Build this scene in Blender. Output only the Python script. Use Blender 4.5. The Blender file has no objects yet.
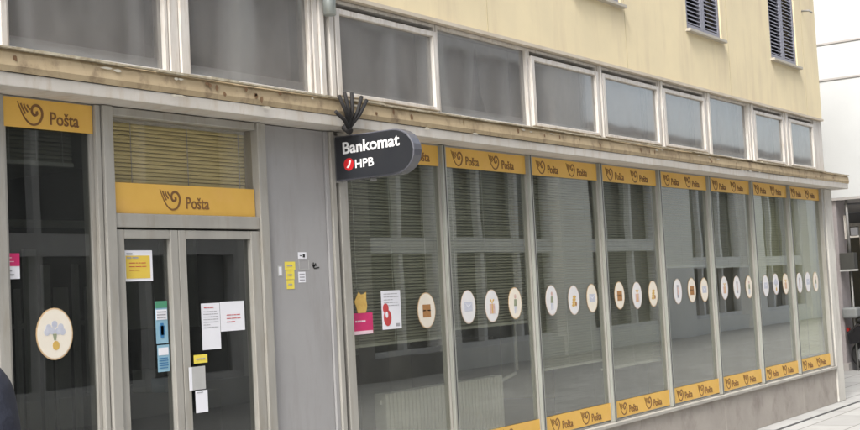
import bpy, bmesh, math, random
from mathutils import Vector, Matrix
random.seed(7)
R = math.radians
scene = bpy.context.scene
col = scene.collection

# ------------------------------------------------------------------ materials
def lin(c):
    return tuple((x/12.92 if x <= .04045 else ((x+.055)/1.055)**2.4) for x in c)
def srgb(r, g, b):
    return lin((r/255, g/255, b/255))
MATS = {}
def mat(name, c, rough=.7, c2=None, scale=6, amt=.5, stretch=(1, 1, 1), metal=0, bump=0, bscale=60,
        stain=None, stain_scale=3, stain_amt=0, stain_stretch=(1, 1, 1), spec=.5, fine=0):
    m = bpy.data.materials.new(name); m.use_nodes = True
    nt = m.node_tree; N = nt.nodes; L = nt.links
    b = N['Principled BSDF']
    b.inputs['Roughness'].default_value = rough
    b.inputs['Metallic'].default_value = metal
    b.inputs['Specular IOR Level'].default_value = spec
    geo = N.new('ShaderNodeNewGeometry')
    def noise(sc, st, det=5, ro=.6):
        mp = N.new('ShaderNodeMapping'); mp.inputs['Scale'].default_value = st
        L.new(geo.outputs['Position'], mp.inputs['Vector'])
        n = N.new('ShaderNodeTexNoise'); n.inputs['Scale'].default_value = sc
        n.inputs['Detail'].default_value = det; n.inputs['Roughness'].default_value = ro
        L.new(mp.outputs[0], n.inputs['Vector']); return n
    if c2 is None: c2 = tuple(x*.82 for x in c)
    n = noise(scale, stretch)
    ramp = N.new('ShaderNodeValToRGB')
    ramp.color_ramp.elements[0].position = .5-.35*amt; ramp.color_ramp.elements[1].position = .5+.35*amt
    ramp.color_ramp.elements[0].color = (*c2, 1); ramp.color_ramp.elements[1].color = (*c, 1)
    L.new(n.outputs['Fac'], ramp.inputs['Fac'])
    out = ramp.outputs['Color']
    if stain:
        s = noise(stain_scale, stain_stretch, 8, .65)
        r2 = N.new('ShaderNodeValToRGB')
        r2.color_ramp.elements[0].position = .5; r2.color_ramp.elements[1].position = .72
        r2.color_ramp.elements[0].color = (0, 0, 0, 1); r2.color_ramp.elements[1].color = (stain_amt,)*3+(1,)
        L.new(s.outputs['Fac'], r2.inputs['Fac'])
        mx = N.new('ShaderNodeMix'); mx.data_type = 'RGBA'
        L.new(r2.outputs['Color'], mx.inputs[0]); L.new(out, mx.inputs[6]); mx.inputs[7].default_value = (*stain, 1)
        out = mx.outputs[2]
    L.new(out, b.inputs['Base Color'])
    if bump:
        bn = noise(bscale, (1, 1, 1), 6)
        bp = N.new('ShaderNodeBump'); bp.inputs['Strength'].default_value = bump; bp.inputs['Distance'].default_value = .01
        L.new(bn.outputs['Fac'], bp.inputs['Height']); L.new(bp.outputs[0], b.inputs['Normal'])
    MATS[name] = m
    return m
def glass(name, base=.07, tint=(.86, .88, .86), rough=.0, dust=.06, dustcol=(.5, .52, .5), wob=.012):
    m = bpy.data.materials.new(name); m.use_nodes = True
    nt = m.node_tree; N = nt.nodes; L = nt.links
    for n in list(N): N.remove(n)
    o = N.new('ShaderNodeOutputMaterial')
    tr = N.new('ShaderNodeBsdfTransparent'); tr.inputs[0].default_value = (*tint, 1)
    gl = N.new('ShaderNodeBsdfGlossy'); gl.inputs['Roughness'].default_value = rough
    gl.inputs[0].default_value = (.93, .95, .95, 1)
    lw = N.new('ShaderNodeLayerWeight'); lw.inputs['Blend'].default_value = .5
    p = N.new('ShaderNodeMath'); p.operation = 'POWER'; p.inputs[1].default_value = 4.6
    L.new(lw.outputs['Facing'], p.inputs[0])
    a = N.new('ShaderNodeMath'); a.operation = 'MULTIPLY_ADD'; a.inputs[1].default_value = 1-base; a.inputs[2].default_value = base
    L.new(p.outputs[0], a.inputs[0])
    mx = N.new('ShaderNodeMixShader'); L.new(a.outputs[0], mx.inputs[0]); L.new(tr.outputs[0], mx.inputs[1]); L.new(gl.outputs[0], mx.inputs[2])
    df = N.new('ShaderNodeBsdfDiffuse'); df.inputs[0].default_value = (*dustcol, 1)
    geo = N.new('ShaderNodeNewGeometry'); nz = N.new('ShaderNodeTexNoise'); nz.inputs['Scale'].default_value = 2.8; nz.inputs['Roughness'].default_value = .7; nz.inputs['Detail'].default_value = 6
    mp = N.new('ShaderNodeMapping'); mp.inputs['Scale'].default_value = (1.5, 1, .7)
    L.new(geo.outputs['Position'], mp.inputs['Vector']); L.new(mp.outputs[0], nz.inputs['Vector'])
    dm = N.new('ShaderNodeMath'); dm.operation = 'MULTIPLY'; dm.inputs[1].default_value = dust*2
    L.new(nz.outputs['Fac'], dm.inputs[0])
    m2 = N.new('ShaderNodeMixShader'); L.new(dm.outputs[0], m2.inputs[0]); L.new(mx.outputs[0], m2.inputs[1]); L.new(df.outputs[0], m2.inputs[2])
    # old panes are a little wavy
    n2 = N.new('ShaderNodeTexNoise'); n2.inputs['Scale'].default_value = 1.6; n2.inputs['Detail'].default_value = 1
    L.new(geo.outputs['Position'], n2.inputs['Vector'])
    bp = N.new('ShaderNodeBump'); bp.inputs['Strength'].default_value = wob; bp.inputs['Distance'].default_value = .05
    L.new(n2.outputs['Fac'], bp.inputs['Height']); L.new(bp.outputs[0], gl.inputs['Normal'])
    L.new(m2.outputs[0], o.inputs['Surface'])
    MATS[name] = m
    return m
def paving():
    m = mat('stone paving', (.40, .395, .38), .8, (.32, .315, .30), 1.6, .8, bump=.25, bscale=90, stain=(.25, .24, .22), stain_scale=1.1, stain_amt=.45)
    nt = m.node_tree; N = nt.nodes; L = nt.links; b = N['Principled BSDF']
    src = b.inputs['Base Color'].links[0].from_socket
    geo = N.new('ShaderNodeNewGeometry')
    br = N.new('ShaderNodeTexBrick'); br.inputs['Scale'].default_value = 1
    br.inputs['Brick Width'].default_value = .9; br.inputs['Row Height'].default_value = .45; br.inputs['Mortar Size'].default_value = .01
    br.inputs['Color1'].default_value = (1, 1, 1, 1); br.inputs['Color2'].default_value = (.86, .86, .86, 1); br.inputs['Mortar'].default_value = (.5, .49, .47, 1)
    L.new(geo.outputs['Position'], br.inputs['Vector'])
    mx = N.new('ShaderNodeMix'); mx.data_type = 'RGBA'; mx.blend_type = 'MULTIPLY'; mx.inputs[0].default_value = 1
    L.new(src, mx.inputs[6]); L.new(br.outputs['Color'], mx.inputs[7]); L.new(mx.outputs[2], b.inputs['Base Color'])
    return m
M = {}
M['paving'] = paving()
M['yellow_wall'] = mat('yellow render', (.755, .645, .415), .9, (.62, .535, .36), 1.6, .9, bump=.15, bscale=120,
                       stain=(.50, .40, .28), stain_scale=2.2, stain_amt=.5, stain_stretch=(1.5, 1, .22))
M['grey_panel'] = mat('grey painted panel', (.315, .31, .31), .6, (.27, .265, .265), 2, .8, bump=.04, stain=(.22, .205, .195), stain_scale=3.5, stain_amt=.5, stain_stretch=(2.5, 1, .5))
M['alu'] = mat('weathered aluminium', (.39, .375, .34), .5, (.28, .27, .245), 7, .9, (1, 1, .3), metal=.15, stain=(.24, .21, .16), stain_scale=5, stain_amt=.5, stain_stretch=(3, 3, .5), bump=.05)
M['alu_white'] = mat('pale window frame paint', (.64, .61, .57), .6, (.48, .455, .42), 9, .9, (2, 2, .4), stain=(.30, .24, .17), stain_scale=9, stain_amt=.6, stain_stretch=(4, 4, .5), bump=.08)
M['alu_green'] = mat('dull window mullion metal', (.36, .365, .33), .4, (.27, .28, .25), 7, .9, (1, 1, .3), metal=.15, stain=(.2, .18, .14), stain_scale=5, stain_amt=.5, stain_stretch=(3, 3, .5))
M['rust'] = mat('rust', (.11, .055, .025), .9, (.2, .12, .06), 30, .9)
M['flake'] = mat('bare plaster flake', (.55, .52, .44), .9, (.4, .36, .28), 30, .9)
M['seam'] = mat('render seam', (.50, .42, .26), .9)
M['rubber'] = mat('dark seal', (.05, .05, .05), .8)
M['fascia'] = mat('pale fascia sheet', (.56, .53, .49), .65, (.44, .41, .36), 3, .8, (1, 1, 1), stain=(.36, .27, .17), stain_scale=6, stain_amt=.55, stain_stretch=(2.2, 1, .7), bump=.06)
M['gutter'] = mat('rust stained gutter sheet', (.47, .375, .24), .8, (.33, .25, .145), 2.2, .9, (2, 1, 1), stain=(.10, .06, .035), stain_scale=5, stain_amt=.85, stain_stretch=(1.6, 1, 1.2), bump=.2, bscale=30)
M['gutter_lip'] = mat('pale gutter lip', (.50, .46, .36), .7, (.22, .17, .10), 14, .6, (2, 1, 1), bump=.3, bscale=40)
M['soffit'] = mat('soffit render', (.55, .5, .42), .9, (.42, .36, .28), 5, .8, (1, 1, 1))
M['plinth'] = mat('stone plinth', (.40, .365, .325), .85, (.31, .28, .25), 3.5, .9, bump=.3, bscale=50, stain=(.17, .14, .12), stain_scale=3.0, stain_amt=.6, stain_stretch=(1.2, 1, 1))
M['plinth_cap'] = mat('plinth cap', (.42, .40, .36), .8, (.3, .28, .25), 6, .9, bump=.2)
M['joint'] = mat('dark joint', (.10, .09, .08), .9)
M['column'] = mat('pale column stone', (.60, .58, .53), .85, (.50, .48, .44), 2.5, .9, bump=.3, bscale=40, stain=(.26, .23, .2), stain_scale=5, stain_amt=.6, stain_stretch=(2, 2, .6))
M['white_render'] = mat('white render', (.54, .55, .55), .9, (.46, .47, .47), .7, .8, bump=.1)
M['mauve'] = mat('mauve grey stone', (.33, .30, .30), .85, (.26, .235, .235), 9, .9, bump=.3, bscale=60)
M['arcade_dark'] = mat('dark arcade wall', (.20, .20, .205), .6, (.13, .13, .14), 2, .9)
M['arcade_soffit'] = mat('arcade ceiling', (.38, .36, .34), .9, (.32, .3, .29), 2, .9)
M['opp_wall'] = mat('pale opposite render', (.82, .82, .79), .9, (.72, .72, .70), .8, .9, bump=.1)
M['opp_stone'] = mat('grey opposite stone', (.28, .27, .26), .9, (.2, .19, .18), 3, .9, bump=.2)
M['opp_frame'] = mat('opposite frame', (.72, .72, .72), .6)
M['opp_pane'] = mat('opposite pane', (.035, .04, .045), .08, (.02, .022, .025), 1.5, .9, spec=.8)
M['sign_yellow'] = mat('yellow sign film', (.70, .43, .09), .5, (.62, .36, .065), 5, .9, stain=(.72, .42, .13), stain_scale=4, stain_amt=.5)
M['brown_ink'] = mat('dark brown lettering', (.12, .05, .018), .6, (.24, .12, .035), 9, .7)
M['slat'] = mat('olive blind slats', (.84, .74, .37), .6, (.72, .64, .32), 3, .9, (1, 1, .2))
M['slat_grey'] = mat('grey blind slats', (.34, .335, .265), .6, (.27, .265, .21), 2.2, .9, (1, 1, .4))
M['slat_pale'] = mat('pale blind slats', (.76, .74, .46), .6, (.66, .64, .4), 3, .9)
M['cord'] = mat('blind cord', (.5, .5, .45), .8)
M['int_wall'] = mat('interior wall', (.13, .13, .115), .9, (.08, .08, .07), .8, .9)
M['int_floor'] = mat('interior floor', (.11, .108, .10), .5, (.08, .08, .075), 2, .9)
M['int_ceil'] = mat('interior ceiling', (.28, .28, .26), .9)
M['int_dark'] = mat('dark interior cabinet', (.055, .055, .05), .6, (.035, .035, .03), 3, .9)
M['curtain'] = mat('dusty backing behind ribbon panes', (.34, .33, .31), .9, (.13, .125, .115), 1.1, .7, (1.6, 1, .35))
M['curtain_brown'] = mat('brownish backing', (.26, .235, .21), .9, (.10, .09, .08), 1.7, .7, (1.8, 1, .3))
M['curtain_pale'] = mat('pale net curtain', (.42, .43, .44), .9, (.30, .31, .33), 2.2, .9, (3, 1, .3))
M['strip'] = mat('pale rack metal', (.45, .46, .42), .7, (.3, .31, .28), 6, .9)
M['rad'] = mat('radiator enamel', (.60, .59, .55), .4, (.52, .51, .48), 3, .9)
M['shutter'] = mat('grey shutter paint', (.26, .26, .30), .6, (.20, .20, .24), 8, .9)
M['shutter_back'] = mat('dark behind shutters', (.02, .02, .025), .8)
M['sill'] = mat('window sill stone', (.42, .39, .33), .8, (.38, .35, .29), 6, .9)
M['sill_inner'] = mat('dusty inner sill', (.62, .63, .64), .8, (.5, .5, .5), 4, .9)
M['asphalt'] = mat('drain iron', (.07, .07, .07), .7, (.04, .04, .04), 20, .9)
M['sign_black'] = mat('dark grey sign plastic', (.016, .018, .023), .3, (.024, .025, .028), 4, .9)
M['sign_rim'] = mat('grey sign rim', (.075, .078, .09), .22, (.10, .10, .12), 4, .9)
M['sign_white'] = mat('white sign lettering', (.82, .82, .82), .5)
M['sign_red'] = mat('red sign disc', (.55, .015, .02), .4)
M['bracket'] = mat('grey bracket steel', (.27, .265, .26), .5, (.2, .2, .19), 9, .9, metal=.3)
M['iron'] = mat('black iron', (.008, .008, .009), .8, (.014, .011, .01), 20, .9)
M['galv'] = mat('galvanised pipe', (.36, .39, .38), .4, (.26, .29, .28), 8, .9, metal=.5)
M['paper'] = mat('white paper', (.72, .72, .76), .8, (.66, .66, .70), 5, .9)
M['paper_grey'] = mat('grey faded paper', (.42, .42, .41), .8, (.36, .36, .35), 20, .9)
M['cream'] = mat('cream sticker film', (.74, .69, .60), .6, (.68, .62, .52), 20, .9)
M['cream_cool'] = mat('faded sticker film', (.68, .68, .68), .6, (.62, .6, .6), 20, .9)
M['tan'] = mat('tan sticker rim', (.58, .40, .22), .6)
M['tan_pale'] = mat('faded tan sticker rim', (.62, .50, .40), .6)
M['magenta'] = mat('magenta sticker', (.55, .02, .13), .5)
M['pink_pale'] = mat('pale pink strip', (.75, .55, .6), .6)
M['gold'] = mat('gold sticker', (.62, .42, .11), .6, (.45, .27, .06), 25, .9)
M['yellow_paper'] = mat('yellow notice', (.68, .50, .07), .7, (.6, .42, .06), 8, .9)
M['yellow_bright'] = mat('bright yellow sticker', (.72, .62, .09), .7, (.65, .5, .06), 20, .9)
M['blue_a'] = mat('light blue sticker', (.25, .42, .52), .6, (.2, .36, .46), 20, .9)
M['blue_b'] = mat('blue mark', (.03, .16, .34), .6)
M['green_a'] = mat('green sticker', (.07, .28, .16), .6)
M['red_ink'] = mat('red ink', (.5, .05, .05), .7)
M['grey_ink'] = mat('grey ink', (.34, .34, .36), .8)
M['black_ink'] = mat('black ink', (.02, .02, .02), .8)
M['box_brown'] = mat('parcel brown', (.40, .20, .07), .8, (.28, .13, .04), 30, .9)
M['lilac'] = mat('lilac print', (.36, .38, .48), .8, (.55, .56, .6), 40, .9)
M['rose'] = mat('rose print', (.48, .27, .24), .8, (.6, .48, .42), 40, .9)
M['leafgreen'] = mat('green print', (.27, .30, .20), .8)
M['skin'] = mat('skin', (.50, .30, .21), .5)
M['jacket'] = mat('navy jacket cloth', (.012, .015, .03), .85, (.007, .009, .018), 14, .9, bump=.5, bscale=35)
M['trousers'] = mat('dark trousers cloth', (.03, .03, .035), .9)
M['hair'] = mat('brown hair', (.045, .025, .015), .6)
M['shoe'] = mat('black shoe leather', (.02, .02, .02), .4)
M['eye'] = mat('dark eye', (.02, .02, .02), .2)
M['lip'] = mat('lip', (.4, .14, .11), .5)
M['scooter'] = mat('black scooter paint', (.015, .015, .018), .25)
M['tyre'] = mat('tyre rubber', (.02, .02, .02), .9)
M['topcase'] = mat('grey top case', (.22, .23, .23), .5)
M['chrome'] = mat('chrome', (.6, .6, .6), .2, metal=1)
M['redlamp'] = mat('red lamp lens', (.35, .02, .02), .2)
M['glass'] = glass('shop glass', .11, dust=.03, dustcol=(.42, .42, .38), tint=(.87, .88, .84))
M['glass_transom'] = glass('transom glass', .045, tint=(.90, .88, .86), dust=.03)
M['glass_door'] = glass('door glass', .06, tint=(.62, .63, .62), dust=.02)
M['glass_ribbon'] = glass('dusty ribbon glass', .17, tint=(.84, .83, .81), dust=.24, dustcol=(.40, .39, .38), rough=.05, wob=.03)

# ------------------------------------------------------------------ mesh builder
W = {}
class MB:
    def __init__(s, xf=None):
        s.v = []; s.f = []; s.mi = []; s.m = 0; s.xf = xf; s.smooth = []
    def quadlist(s, vs, fs, smooth=False):
        o = len(s.v)
        s.v += [tuple(x) for x in vs]
        for f in fs:
            s.f.append([o+i for i in f]); s.mi.append(s.m); s.smooth.append(smooth)
    def box(s, x0, x1, y0, y1, z0, z1):
        s.quadlist([(x0, y0, z0), (x1, y0, z0), (x1, y1, z0), (x0, y1, z0), (x0, y0, z1), (x1, y0, z1), (x1, y1, z1), (x0, y1, z1)],
                   [(0, 3, 2, 1), (4, 5, 6, 7), (0, 1, 5, 4), (1, 2, 6, 5), (2, 3, 7, 6), (3, 0, 4, 7)])
    def prism(s, pts, a, b, plane='xz'):
        # polygon given in (u, w), extruded from a to b along the third axis
        n = len(pts)
        if plane == 'xz': P = lambda p, t: (p[0], t, p[1])
        elif plane == 'yz': P = lambda p, t: (t, p[0], p[1])
        else: P = lambda p, t: (p[0], p[1], t)
        vs = [P(p, a) for p in pts]+[P(p, b) for p in pts]
        s.quadlist(vs, [tuple(range(n)), tuple(range(2*n-1, n-1, -1))]+[(i, i+n, (i+1) % n+n, (i+1) % n) for i in range(n)])
    def tube(s, pts, r, n=8, cap=True, r2=None):
        pts = [Vector(p) for p in pts]; rings = []
        for i, p in enumerate(pts):
            d = (pts[min(i+1, len(pts)-1)]-pts[max(i-1, 0)]).normalized()
            a = Vector((0, 0, 1)) if abs(d.z) < .9 else Vector((1, 0, 0))
            u = d.cross(a).normalized(); w = d.cross(u)
            rr = r if r2 is None else r+(r2-r)*i/(len(pts)-1)
            rings.append([p+(u*math.cos(t)+w*math.sin(t))*rr for t in [2*math.pi*k/n for k in range(n)]])
        vs = [v for q in rings for v in q]; fs = []
        for i in range(len(pts)-1):
            for k in range(n):
                fs.append((i*n+k, i*n+(k+1) % n, (i+1)*n+(k+1) % n, (i+1)*n+k))
        s.quadlist(vs, fs, True)
        if cap:
            s.quadlist(rings[0], [tuple(range(n))]); s.quadlist(rings[-1], [tuple(range(n))])
    def ellipsoid(s, c, r, n=16, m=10):
        vs = []; fs = []
        for j in range(m+1):
            t = math.pi*j/m
            for k in range(n):
                p = 2*math.pi*k/n
                vs.append((c[0]+r[0]*math.sin(t)*math.cos(p), c[1]+r[1]*math.sin(t)*math.sin(p), c[2]+r[2]*math.cos(t)))
        for j in range(m):
            for k in range(n):
                fs.append((j*n+k, (j+1)*n+k, (j+1)*n+(k+1) % n, j*n+(k+1) % n))
        s.quadlist(vs, fs, True)
    def stroke(s, pts, w, y, d=.0016, taper=False):
        # flat ribbon following (x, z) points on the plane y
        pts = [Vector(p) for p in pts]; L = []; Rr = []
        for i, p in enumerate(pts):
            t = (pts[min(i+1, len(pts)-1)]-pts[max(i-1, 0)]).normalized(); n = Vector((-t.y, t.x))
            ww = w*(.35+.65*min(1, 2.2*i/(len(pts)-1))) if taper else w
            L.append(p+n*ww/2); Rr.append(p-n*ww/2)
        for i in range(len(pts)-1):
            s.prism([L[i], L[i+1], Rr[i+1], Rr[i]], y-d, y, 'xz')
    def build(s, name, m, parent=None, bevel=0, origin=None):
        ms = m if isinstance(m, (list, tuple)) else [m]
        vs = s.v if s.xf is None else [tuple(s.xf @ Vector(v)) for v in s.v]
        lo = [min(v[i] for v in vs) for i in range(3)]; hi = [max(v[i] for v in vs) for i in range(3)]
        og = Vector(origin) if origin else Vector(((lo[0]+hi[0])/2, (lo[1]+hi[1])/2, lo[2]))
        me = bpy.data.meshes.new(name)
        me.from_pydata([tuple(Vector(v)-og) for v in vs], [], s.f)
        for mm in ms: me.materials.append(mm)
        for i, p in enumerate(me.polygons):
            p.material_index = s.mi[i]; p.use_smooth = s.smooth[i]
        bm = bmesh.new(); bm.from_mesh(me); bmesh.ops.remove_doubles(bm, verts=bm.verts, dist=1e-6) if any(s.smooth) else None
        bmesh.ops.recalc_face_normals(bm, faces=bm.faces); bm.to_mesh(me); bm.free()
        o = bpy.data.objects.new(name, me); col.objects.link(o)
        W[o.name] = og
        if parent: o.parent = parent; o.location = og-W[parent.name]
        else: o.location = og
        if bevel:
            b = o.modifiers.new('Bevel', 'BEVEL'); b.width = bevel; b.segments = 2; b.limit_method = 'ANGLE'
        return o
def tag(o, label, cat, group=None, kind=None):
    if label: o['label'] = label
    if cat: o['category'] = cat
    if group: o['group'] = group
    if kind: o['kind'] = kind
    return o
def thing(name, label, cat, loc, group=None):
    o = bpy.data.objects.new(name, None); col.objects.link(o); o.location = loc; W[o.name] = Vector(loc)
    return tag(o, label, cat, group)
def copy_thing(root, delta, label):
    c = root.copy(); col.objects.link(c); c.location = Vector(root.location)+Vector(delta); W[c.name] = W[root.name]+Vector(delta)
    c['label'] = label
    for ch in list(root.children):
        d = ch.copy(); col.objects.link(d); d.parent = c
        for g in list(ch.children):
            e = g.copy(); col.objects.link(e); e.parent = d
    return c
def structure(o): o['kind'] = 'structure'; return o
def text_geo(mb, txt, size, place, ext=.0012, bold=0, width=None, shear=0):
    # place(x, y, z) maps text space into the world; text starts at 0,0
    cu = bpy.data.curves.new('t', 'FONT'); cu.body = txt; cu.size = size; cu.extrude = ext; cu.offset = bold; cu.shear = shear; cu.resolution_u = 4
    ob = bpy.data.objects.new('t', cu); col.objects.link(ob)
    dg = bpy.context.evaluated_depsgraph_get(); me = bpy.data.meshes.new_from_object(ob.evaluated_get(dg))
    xs = [v.co.x for v in me.vertices]
    k = (width/(max(xs)-min(xs))) if width else 1; x0 = min(xs)
    mb.quadlist([place((v.co.x-x0)*k, v.co.y, v.co.z) for v in me.vertices], [tuple(p.vertices) for p in me.polygons])
    bpy.data.objects.remove(ob); bpy.data.curves.remove(cu); bpy.data.meshes.remove(me)
def smooth_pts(p, k=5):
    out = []
    for i in range(len(p)-1):
        a = p[max(i-1, 0)]; b = p[i]; c = p[i+1]; d = p[min(i+2, len(p)-1)]
        for j in range(k):
            t = j/k
            out.append(tuple(.5*((2*b[q])+(-a[q]+c[q])*t+(2*a[q]-5*b[q]+4*c[q]-d[q])*t*t+(-a[q]+3*b[q]-3*c[q]+d[q])*t**3) for q in (0, 1)))
    out.append(p[-1]); return out

# ------------------------------------------------------------------ ground
g = MB(); g.box(-60, 90, -70, 70, -.3, 0)
structure(g.build('pavement', M['paving']))
g = MB(); g.box(-8, 26, -.275, -.235, -.05, .004)
structure(g.build('drain_channel', M['asphalt']))

# ------------------------------------------------------------------ the post office building
B = thing('post_office_building', 'yellow rendered building with grey shop glazing, pale canopy and shuttered upper windows', 'building', (9, 0, 0))
XL, XR = -6.0, 15.42
PW = 1.1667; MUL = [7.086+PW*k for k in range(8)]      # mullion centres, last one at 15.25
# upper wall with window openings
WINS = [(6.72, 7.62), (9.06, 9.96), (11.40, 12.29), (13.75, 14.65)]
u = MB()
u.box(XL, XR, -.05, .30, 3.462, 4.02)
xs = XL
for a, b in WINS:
    u.box(xs, a, -.05, .30, 4.02, 5.72); xs = b
u.box(xs, XR, -.05, .30, 4.02, 5.72)
u.box(XL, XR, -.05, .30, 5.72, 8.6)
u.build('upper_wall', M['yellow_wall'], B)
for x in (7.72, 10.02, 12.45, 14.88):
    s = MB(); s.box(x, x+.006, -.052, -.049, 3.47, 8.5); s.build('render_seam', M['seam'], B)
s = MB(); s.box(XR-.3, XR-.001, .301, 9, 0.0, 8.599); s.build('side_wall', M['yellow_wall'], B)
s = MB(); s.box(XL, XR-.301, 5.2, 5.4, 0.0, 8.6); s.box(XL, XL+.2, .301, 5.2, 0, 8.6); s.build('rear_wall', M['yellow_wall'], B)
s = MB(); s.box(XL-.3, XR+.35, -.4, 9.2, 8.602, 8.8); s.build('roof', M['fascia'], B)
# ledge under the wall above the ribbon windows
s = MB(); s.box(XL, XR, -.07, -.0, 3.435, 3.46); s.build('window_head_trim', M['soffit'], B)
# canopy
s = MB(); s.box(XL, 15.80, -.20, .02, 2.60, 2.662); s.box(15.60, 15.80, .02, 1.2, 2.60, 2.662)
cn = s.build('canopy', M['fascia'], B, bevel=.004)
s = MB(); N_ = 150
vs = []; fs = []
prof = [(-.205, 2.663), (-.214, 2.69), (-.208, 2.745), (-.19, 2.77), (.0, 2.80)]
for i in range(N_+1):
    x = XL+(15.81-XL)*i/N_
    dz = .003*math.sin(x*2.3)+random.uniform(-.0012, .0012); dy = .003*math.sin(x*1.3+1)
    for (y, z) in prof: vs.append((x, y+dy, z+(dz if z > 2.69 else 0)))
n = len(prof)
for i in range(N_):
    for k in range(n-1): fs.append((i*n+k, (i+1)*n+k, (i+1)*n+k+1, i*n+k+1))
fs.append(tuple(range(n))); fs.append(tuple(N_*n+k for k in range(n)))
s.quadlist(vs, fs); s.build('gutter_sheet', M['gutter'], cn)
s = MB()
x = XL
while x < 15.8:
    l = random.uniform(.12, .5); h = random.uniform(.006, .013)
    s.box(x, min(x+l, 15.81), -.222-random.uniform(0, .006), -.197, 2.762+random.uniform(-.003, .003), 2.762+h)
    x += l+random.choice([0, 0, .006])
s.build('gutter_lip', M['gutter_lip'], cn)
def patch(mb, x, z, w_, h_, y):
    n_ = 9
    mb.prism([(x+w_*math.cos(2*math.pi*k/n_)*random.uniform(.5, 1), z+h_*math.sin(2*math.pi*k/n_)*random.uniform(.5, 1)) for k in range(n_)], y-.001, y, 'xz')
for nm, mm, cnt in (('rust_stains', 'rust', 34), ('flaked_paint', 'flake', 26)):
    m = MB()
    for k in range(cnt):
        x = [4.66, 5.03, 5.07, 4.95, 4.68][k] if (k < 5 and nm == 'rust_stains') else random.uniform(3.4, 15.6)
        if nm == 'rust_stains': patch(m, x, random.uniform(2.69, 2.74), random.uniform(.006, .02), random.uniform(.01, .028), -.2155)
        else: patch(m, x, random.choice([2.655, 2.735])+random.uniform(-.006, .006), random.uniform(.015, .06), random.uniform(.004, .010), -.2162)
    o = m.build(nm, M[mm], cn); o['kind'] = 'stuff'
# plinth
s = MB()
for a, b in [(5.21, 7.6), (7.605, 9.9), (9.905, 11.78), (11.785, 14.1), (14.105, 15.32)]:
    s.box(a, b, -.03, .28, 0, .405)
s.box(XL, 4.165, -.03, .28, 0, .405)
pl = s.build('plinth', M['plinth'], B, bevel=.004)
s = MB(); s.box(5.21, 15.32, -.06, .28, .408, .438); s.box(XL, 4.165, -.06, .28, .408, .438); s.build('plinth_cap', M['plinth_cap'], pl, bevel=.004)
s = MB(); s.box(4.17, 5.205, -.05, .3, 0, .06); s.build('door_step', M['plinth_cap'], B, bevel=.004)
# corner column
s = MB(); s.box(15.335, 15.60, -.045, .35, 0, 2.598); s.build('corner_column', M['column'], B, bevel=.008)
s = MB(); s.box(15.14, 15.44, -.03, .32, 2.80, 3.434); s.build('corner_post', M['alu_white'], B, bevel=.004)

# shuttered windows
def shutter_window(a, b):
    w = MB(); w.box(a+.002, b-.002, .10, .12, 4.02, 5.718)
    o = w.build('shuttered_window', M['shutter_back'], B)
    f = MB(); f.box(a-.03, b+.03, -.10, .09, 3.99, 4.018); f.build('sill', M['sill'], o, bevel=.003)
    mid = (a+b)/2
    for (x0, x1) in ((a+.012, mid-.004), (mid+.004, b-.012)):
        f = MB(); y0, y1 = -.035, .005
        f.box(x0, x0+.05, y0, y1, 4.03, 5.70); f.box(x1-.05, x1, y0, y1, 4.03, 5.70)
        for zz in (4.03, 4.85, 5.65): f.box(x0+.051, x1-.051, y0, y1, zz, zz+.05)
        z = 4.09
        while z < 5.64:
            if not (4.80 < z < 4.91):
                f.quadlist([(x0+.051, y0+.002, z), (x1-.051, y0+.002, z), (x1-.051, y1, z+.032), (x0+.051, y1, z+.032),
                            (x0+.051, y0+.002, z+.007), (x1-.051, y0+.002, z+.007), (x1-.051, y1, z+.039), (x0+.051, y1, z+.039)],
                           [(0, 3, 2, 1), (4, 5, 6, 7), (0, 1, 5, 4), (1, 2, 6, 5), (2, 3, 7, 6), (3, 0, 4, 7)])
            z += .041
        f.build('shutter', M['shutter'], o)
for a, b in WINS: shutter_window(a, b)
s = MB(); s.tube([(14.93, -.05, 4.74), (14.93, -.14, 4.73), (14.95, -.17, 4.70)], .012); s.build('wall_hook', M['bracket'], B)

# ribbon windows (z 2.80 .. 3.434)
def ribbon(a, b, sash, back):
    z0, z1 = 2.805, 3.432
    f = MB(); t = .022
    f.box(a, a+t, -.02, .05, z0, z1); f.box(b-t, b, -.02, .05, z0, z1); f.box(a+t, b-t, -.02, .05, z0, z0+t); f.box(a+t, b-t, -.02, .05, z1-t, z1)
    o = f.build('ribbon_window', M['alu_white'], B, bevel=.003)
    c = a+t+.001, b-t-.001, z0+t+.001, z1-t-.001
    if sash:
        f = MB(); w = .036; y0, y1 = -.042, .012
        f.box(c[0]-.01, c[0]+w, y0, y1, c[2]-.0, c[3]-.035); f.box(c[1]-w, c[1]+.01, y0, y1, c[2]-.0, c[3]-.035)
        f.box(c[0]+w+.001, c[1]-w-.001, y0, y1, c[2], c[2]+w*.7); f.box(c[0]+w+.001, c[1]-w-.001, y0, y1, c[3]-.035-w, c[3]-.035)
        f.build('sash', M['alu_white'], o, bevel=.004)
        g = MB(); g.box(c[0]+w-.004, c[1]-w+.004, -.018, -.012, c[2]+.02, c[3]-.06)
    else:
        g = MB(); g.box(c[0], c[1], .008, .014, c[2], c[3])
    g.build('pane', M['glass_ribbon'], o)
    if back == 'parted':
        for pts in ([(a, z0), (a+(b-a)*.50, z0), (a+(b-a)*.56, z0+.22), (a+(b-a)*.62, z1), (a, z1)], [(b, z0), (b, z1), (a+(b-a)*.625, z1), (a+(b-a)*.66, z0+.25), (a+(b-a)*.76, z0)]):
            h = MB(); h.prism(pts, .158, .165, 'xz'); h.build('curtain', M['curtain_pale'], o)
        h = MB(); h.box(a, b, .185, .195, z0, z1); h.build('backing', M['int_dark'], o)
    else:
        h = MB(); h.box(a, b, .16, .17, z0, z1); h.build('backing', M[back], o)
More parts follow.
